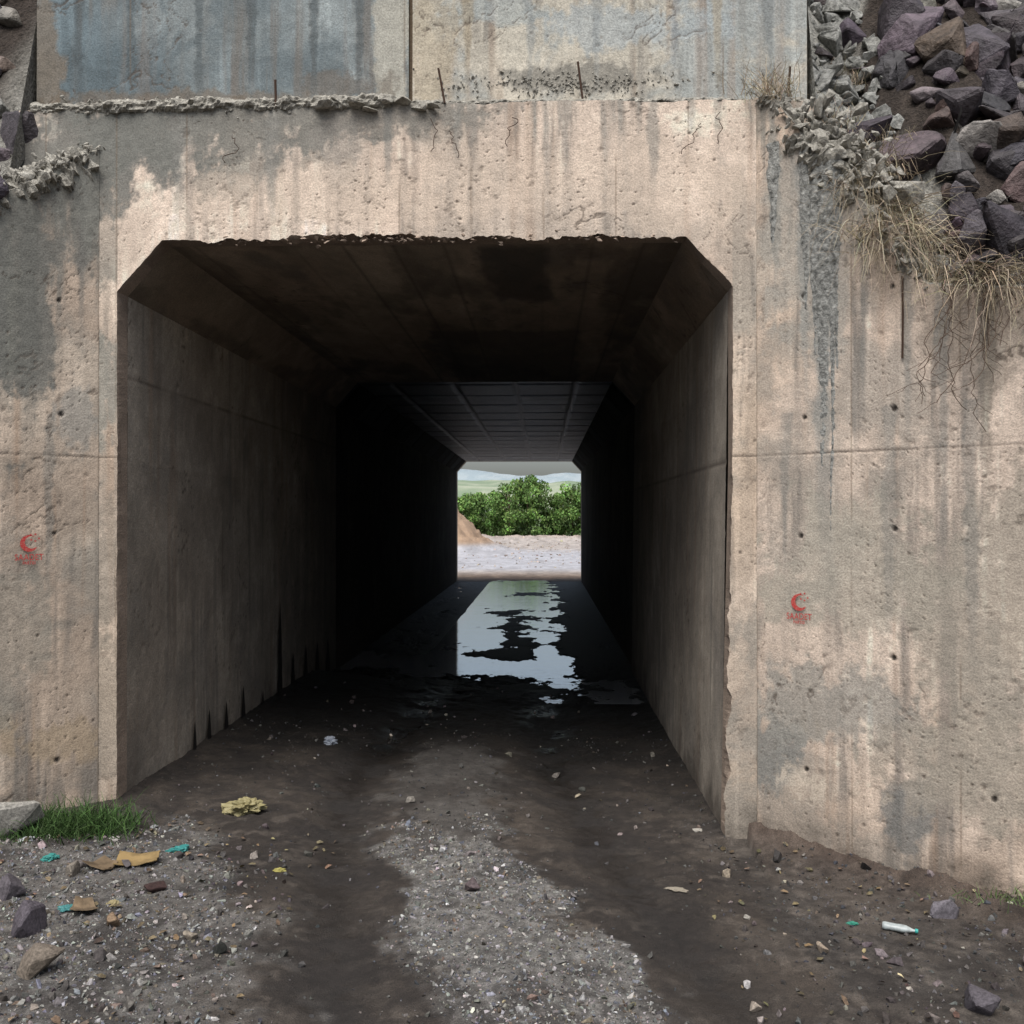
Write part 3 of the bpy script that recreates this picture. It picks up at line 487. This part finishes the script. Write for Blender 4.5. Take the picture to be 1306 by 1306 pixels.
x=np.r_[r.uniform(1.95,5.5,nA),r.uniform(-6.5,-3.45,nB)];t=np.r_[r.random(nA)**1.3*6.5,r.random(nB)**1.2*6]
dp=np.where(x>0,sstep(2.0,2.6,x-t*.1)*.88+.08,.8);k=r.random(nA+nB)<dp;x,t=x[k],t[k];n=len(x)
X_,Y_,Z_=emb(x,t);sz=np.clip(np.exp(r.normal(-2.05,.5,n)),.04,.28);cr=pal(n,r,(.060,.050,.056),.42,.05);q=r.random(n)<.15;cr[q]=pal(q.sum(),r,(.095,.068,.058),.3,.05);q=r.random(n)<.04;cr[q]=pal(q.sum(),r,(.20,.19,.17),.3,.03)
scatter('riprap_rocks',[rough_template(12,400+i) for i in range(10)],np.column_stack([X_,Y_,Z_+sz*.2]),sz,cr,rm,seed=9)
N=420;x=r.uniform(1.74,2.35,N);t=r.random(N)*2.4;X_,Y_,Z_=emb(x,t);sz=np.clip(np.exp(r.normal(-3.0,.6,N)),.02,.17)
scatter('broken_concrete',[rough_template(10,500+i) for i in range(6)],np.column_stack([X_,Y_,Z_+sz*.3]),sz,np.full((N,3),.3),mortg,seed=10)
scatter('concrete_block',[rough_template(12,77)],np.array([[1.18,.12,3.22]]),np.array([.24]),np.array([[.19,.17,.135]]),concm,WR,tilt=.15,seed=3)

# ------------------------------------------------------------ grass & twigs
def blades(name,base,length,dirs,width,droop,mat,cols,seed,parent=None,seg=6):
    r=np.random.default_rng(seed);n=len(base);t=np.linspace(0,1,seg)
    up=np.array([0,0,1.0]);D=dirs/np.linalg.norm(dirs,axis=1)[:,None]
    Pn=base[:,None,:]+D[:,None,:]*(length[:,None]*t[None])[...,None]
    Pn=Pn-up*(droop[:,None]*length[:,None]*t[None]**2)[...,None]
    Pn[:,1:,:]+=np.cumsum(r.normal(0,.025,(n,seg-1,3)),1)*length[:,None,None]
    side=np.cross(D,r.normal(size=(n,3)));side/=np.linalg.norm(side,axis=1)[:,None]
    wv=(width[:,None]*(1-t[None]*.8))[...,None]*side[:,None,:]
    V=np.stack([Pn-wv,Pn+wv],2).reshape(n,-1,3);F=[]
    for i in range(seg-1):F.append([2*i,2*i+1,2*i+3,2*i+2])
    F=np.array(F)[None]+(np.arange(n)*seg*2)[:,None,None]
    return mesh_np(name,V.reshape(-1,3),F.reshape(-1,4),mat,False,parent,col=np.repeat(cols,seg*2,0))
bm_=M('blade',.7,.3);bm_.color(bm_.attr('Col','Color'))
def tuft(name,cx,cy,cz,n,sp,Ln,seed,base,droop=.6,w=.0022,up=1.0,out=.6,bias=(0,0,0),var=.4):
    r=np.random.default_rng(seed);b=np.array([[cx,cy,cz]])+r.normal(0,1,(n,3))*np.array(sp)
    d=r.normal(0,out,(n,3));d[:,2]=np.abs(d[:,2])*.5+up;d+=np.array(bias)
    return blades(name,b,Ln*r.uniform(.4,1.1,n),d,np.full(n,w)*r.uniform(.6,1.4,n),r.uniform(.2,1,n)*droop,bm_,pal(n,r,base,var,.05),seed)
STRAW=(.30,.25,.175)
def wp(s,off,z):return (OR[0]+CA*s-SA*off, OR[1]-SA*s-CA*off, z)
def gz(s,t):
    x=OR[0]+CA*s;X,Y,Z=emb(np.array([x]),np.array([t]));return float(X[0]),float(Y[0]),float(Z[0])
for i,(s_,t_,n_,L_,bs) in enumerate(((.75,.1,320,.46,(-.2,-.6,-.5)),(.9,.05,460,.5,(-.1,-.6,-.7)),(.9,.4,300,.45,(-.3,-.5,-.2)),(1.05,.12,420,.46,(0,-.6,-.8)),(.95,.5,300,.4,(-.2,-.6,-.3)),(.7,.5,120,.3,(-.3,-.5,0)),(1.5,.03,380,.44,(-.1,-.6,-.9)),(1.8,.05,280,.4,(0,-.6,-.8)),(1.2,.7,120,.3,(0,-.4,0)),(1.0,1.2,90,.3,(0,-.3,0)),(1.25,.02,200,.34,(0,-.6,-.6)),(.95,.25,260,.5,(-.1,-.7,-.9)))):
    x,y,z=gz(s_,t_);tuft('dry_grass',x,y-.05,z+.04,n_,(.10,.06,.05),L_,i+1,STRAW if i%3 else (.19,.155,.105),1.3,w=.0024,bias=bs)
x,y,z=wp(.12,.0,4.6);tuft('dry_grass',x,y,z,220,(.08,.05,.03),.34,40,STRAW,.8,bias=(-.1,-.2,0))
tuft('green_grass',-2.80,6.02,.08,2000,(.17,.11,.01),.24,7,(.034,.070,.017),.6,w=.0032)
tuft('green_grass',-3.05,5.9,.1,800,(.12,.10,.01),.15,8,(.04,.076,.022),.5,w=.003)
tuft('green_grass',2.6,5.3,.0,260,(.25,.05,.01),.09,9,(.06,.09,.03),.5,w=.003)
tw=M('twig_bark',.9);tw.color((.075,.05,.035))
e=empty('hanging_twigs')
r=np.random.default_rng(33)
for i in range(24):
    s0=1.38+r.uniform(-.22,.4);p=[np.array(wp(s0,.05,3.25))];hd=r.normal(-.006,.012)
    for k in range(r.integers(8,26)):
        dv=np.array([hd+r.normal(0,.012),-.001+.4*hd,-.032+r.normal(0,.008)]);q=p[-1]+dv;p.append(q);hd=hd*.9+r.normal(-.001,.007)
        if r.random()<.2:
            bpts=[q];bx=r.choice([-1,1])*r.uniform(.01,.03)
            for _ in range(r.integers(3,8)):bpts.append(bpts[-1]+np.array([bx+r.normal(0,.006),.3*bx-.002,-.014+r.normal(0,.006)]))
            tube('twig',[tuple(v) for v in bpts],.0013,tw,e)
    tube('twig',[tuple(v) for v in p],.0021,tw,e)
# ------------------------------------------------------------ litter
def plastic(name,col,rough=.5):
    m=M(name,rough,.4);m.color(m.mix(m.ramp(m.noise(25,3),.4,.7,0,.6),col,tuple(q*.35+.02 for q in col)));return m.m
def crumple(name,x,y,s,col,seed,flat=.4,asp=1.0):
    me=bpy.data.meshes.new(name);bm=bmesh.new();bmesh.ops.create_icosphere(bm,subdivisions=5,radius=1)
    V=np.array([v.co[:] for v in bm.verts]);d=1-np.abs(fbm(V[:,0]*1.6+9,V[:,1]*1.6+9,V[:,2]*1.6+9,4,seed,g=.5)-.5)*4
    d2=fbm(V[:,0]*1.5+5,V[:,1]*1.5+5,V[:,2]*1.5+5,3,seed+3)
    for v,a,b in zip(bm.verts,d,d2):v.co=v.co*(-.25+.6*a+1.5*b);v.co.z*=flat;v.co.x*=asp
    bm.to_mesh(me);bm.free();me.materials.append(plastic(name+'_mat',col));o=bpy.data.objects.new(name,me);o.scale=(s,s,s);o.rotation_euler=(.1,0,seed)
    o.location=(x,y,float(gh(np.array([x]),np.array([y]))[0])+s*flat*.4);return link(o)
for a in (('plastic_bag',-1.94,6.6,.12,(.25,.22,.11),3,.5),('plastic_bag',-2.07,5.76,.055,(.03,.20,.19),4,.3),('plastic_bag',-2.68,5.5,.045,(.03,.20,.18),5,.3),('plastic_bag',-2.28,4.85,.04,(.04,.17,.17),6,.3),
  ('paper_scrap',-1.8,8.6,.06,(.28,.31,.36),7,.6),('paper_scrap',-1.45,5.6,.03,(.30,.27,.08),8,.3),('paper_scrap',.75,5.7,.04,(.28,.25,.20),9,.12,1.6),('plastic_bag',1.58,5.3,.025,(.03,.22,.16),10,.3),('paper_scrap',-2.95,5.75,.04,(.40,.42,.42),11,.3),('paper_scrap',1.0,6.7,.03,(.34,.32,.28),12,.3),('paper_scrap',-2.5,5.9,.03,(.38,.36,.34),13,.3),('paper_scrap',-2.1,4.95,.03,(.25,.21,.11),14,.3)):crumple(*a)
def sheet(name,x,y,w,l,rot,col,seed):
    u=np.linspace(-1,1,16);U,V_=np.meshgrid(u,u,indexing='ij');z=.03*np.abs(U)+.02*fbm(U*1.5+5,V_*1.5,oct=3,seed=seed)+.015*(V_>.1)*(V_-.1)*2
    X=U*w/2*(1+.2*(fbm(V_*3+4,V_*0,oct=3,seed=seed)-.5));Y=V_*l/2*(1-.25*U);c,s=math.cos(rot),math.sin(rot);zz=float(gh(np.array([x]),np.array([y]))[0])
    P=np.column_stack([(x+c*X-s*Y).ravel(),(y+s*X+c*Y).ravel(),(zz+.008+z*.6).ravel()]);ob=mesh_np(name,P,grid_faces(16,16),None,False)
    m=M(name+'_mat',.85);m.color(m.mix(m.ramp(m.noise(9,3),.4,.65),col,tuple(q*.45 for q in col)));ob.data.materials.append(m.m)
    md=ob.modifiers.new('t','SOLIDIFY');md.thickness=.004
sheet('cardboard_piece',-2.2,5.5,.22,.14,.2,(.23,.16,.07),1);sheet('cardboard_piece',-2.35,5.4,.12,.14,1.1,(.14,.10,.06),2);sheet('cardboard_piece',-2.2,4.85,.16,.1,2,(.18,.13,.08),3);sheet('cardboard_piece',-2.75,4.95,.22,.12,.5,(.25,.22,.19),4)
prof=[(0,0),(.03,.002),(.034,.02),(.031,.05),(.034,.07),(.031,.09),(.034,.12),(.033,.15),(.02,.18),(.012,.195),(.012,.21),(.0125,.211)]
V=[];F=[];k=16
for i,(rr,h) in enumerate(prof):
    for j in range(k):
        a=2*math.pi*j/k;V.append((h,rr*math.cos(a)*(1+.12*math.sin(i*2+j)),rr*math.sin(a)*.75))
for i in range(len(prof)-1):
    for j in range(k):F.append((i*k+j,i*k+(j+1)%k,(i+1)*k+(j+1)%k,(i+1)*k+j))
be=empty('plastic_bottle',(1.72,5.27,float(gh(np.array([1.8]),np.array([5.27]))[0])+.02));be.rotation_euler=(0,.05,-.35);be.scale=(.75,.75,.75)
mesh_py('body',V,F,[plastic('bottle_plastic',(.33,.37,.37),.3)],be,True)
V=[];F=[]
for i,(h,rr) in enumerate(((.208,.0),(.208,.015),(.226,.015),(.228,.013),(.228,0))):
    for j in range(k):a=2*math.pi*j/k;V.append((h,rr*math.cos(a),rr*math.sin(a)))
for i in range(4):
    for j in range(k):F.append((i*k+j,i*k+(j+1)%k,(i+1)*k+(j+1)%k,(i+1)*k+j))
mesh_py('cap',V,F,[plastic('cap_plastic',(.03,.3,.27))],be,True)

# ------------------------------------------------------------ beyond the tunnel
lf=M('leaf',.6,.3);lf.color(lf.attr('Col','Color'))
r=np.random.default_rng(50)
BE=empty('bush_row');LB=[];LC=[];LS=[]
spec=[(x,96,4.2,6.1) for x in np.arange(-3.6,22,1.7)]+[(x,101,2.8,4.2) for x in np.arange(-34,-2,1.7)]
for i,(x,y,Ha,Hb) in enumerate(spec):
    x=x+r.uniform(-.6,.6);y=y+r.uniform(-2,2);z=float(gh(np.array([x]),np.array([y]))[0]);H=r.uniform(Ha,Hb);W=r.uniform(1.7,2.4)
    tube('trunk',[(x,y,z-.1),(x+.05,y,z+H*.35),(x-.05,y+.05,z+H*.8)],.07,tw,BE)
    for k in range(48):
        a=r.uniform(0,2*math.pi);hh_=r.uniform(.0,.95);rad=W*(1.05-hh_**2.5)**.5*r.uniform(.5,1.05)
        c=np.array([x+rad*math.cos(a),y+rad*math.sin(a),z+H*hh_])
        if k%6==0:tube('limb',[(x,y,z+H*hh_*.6),tuple(c)],.03,tw,BE)
        m_=90;q=r.normal(0,1,(m_,3));q*=(.6*r.random((m_,1))**.33)/np.linalg.norm(q,axis=1)[:,None];q[:,2]*=.85
        LB.append(c+q);sh=np.exp(r.normal(0,.38))*(.7+.6*hh_);LC.append(pal(m_,r,(.095*sh,.165*sh,.042*sh),.3,.08));LS.append(r.uniform(.06,.13,m_))
LB=np.concatenate(LB);LC=np.concatenate(LC);LS=np.concatenate(LS)
quad=(np.array([[-.5,-1,0],[.5,-1,0.1],[.55,1,0],[-.5,1,.15]]),np.array([[0,1,2],[0,2,3]]))
scatter('leaves',[quad],LB,LS,LC,lf,BE,seed=51)
n=900;x=r.uniform(-9,4,n);y=r.uniform(40,90,n);sz=np.clip(np.exp(r.normal(-2.9,.5,n)),.03,.25);scatter('distant_stones',gt,np.column_stack([x,y,gh(x,y)]),sz,pal(n,r,(.30,.25,.20),.4,.04),stm,seed=77)
def hills(name,yc,base,amp,seed,ca,cb):
    hx=np.linspace(-900,900,500);hy=np.linspace(-120,120,40);A,B=np.meshgrid(hx,hy,indexing='ij')
    h=(base+amp*(fbm(A*.012+50,B*.012+9,oct=6,seed=seed)))*np.exp(-(B/75)**2)-3;t=sstep(.4,.6,fbm(A*.08,B*.08,oct=5,seed=seed+3,g=.7)).ravel()
    mesh_np(name,np.column_stack([A.ravel(),(B+yc).ravel(),h.ravel()]),grid_faces(500,40),stm,True,col=L(np.zeros((A.size,3))+np.array(ca),cb,t))
hills('hill',380,12,12,3,(.20,.26,.17),(.36,.39,.29));hills('hill',900,32,22,9,(.27,.33,.36),(.33,.38,.40))  # distance haze is put into these pale hill colours

# ------------------------------------------------------------ light, camera
SUN_EL=math.radians(60);az=math.radians(192)
W=bpy.data.worlds.new('World');S.world=W;W.use_nodes=True;nt=W.node_tree
sk=nt.nodes.new('ShaderNodeTexSky');sk.sky_type='NISHITA';sk.sun_disc=False;sk.sun_elevation=SUN_EL;sk.sun_rotation=az;sk.air_density=1;sk.dust_density=4;sk.ozone_density=1
hs=nt.nodes.new('ShaderNodeHueSaturation');hs.inputs['Saturation'].default_value=.7;nt.links.new(sk.outputs[0],hs.inputs['Color']);nt.links.new(hs.outputs[0],nt.nodes['Background'].inputs[0]);nt.nodes['Background'].inputs[1].default_value=.15
sl=bpy.data.lights.new('sun','SUN');sl.energy=4.3;sl.angle=math.radians(50);sl.color=(1,.975,.945);so=link(bpy.data.objects.new('sun',sl))
dirv=Vector((math.sin(az)*math.cos(SUN_EL),math.cos(az)*math.cos(SUN_EL),math.sin(SUN_EL)));so.rotation_euler=dirv.to_track_quat('Z','Y').to_euler();so.location=(-5,-20,30)
cam=bpy.data.cameras.new('camera');cam.sensor_width=36;cam.lens=36;cam.clip_end=5000;cam.clip_start=.05
co=link(bpy.data.objects.new('camera',cam));co.location=(0,0,1.95);co.rotation_euler=(math.radians(90.307),0,math.radians(1.754));S.camera=co
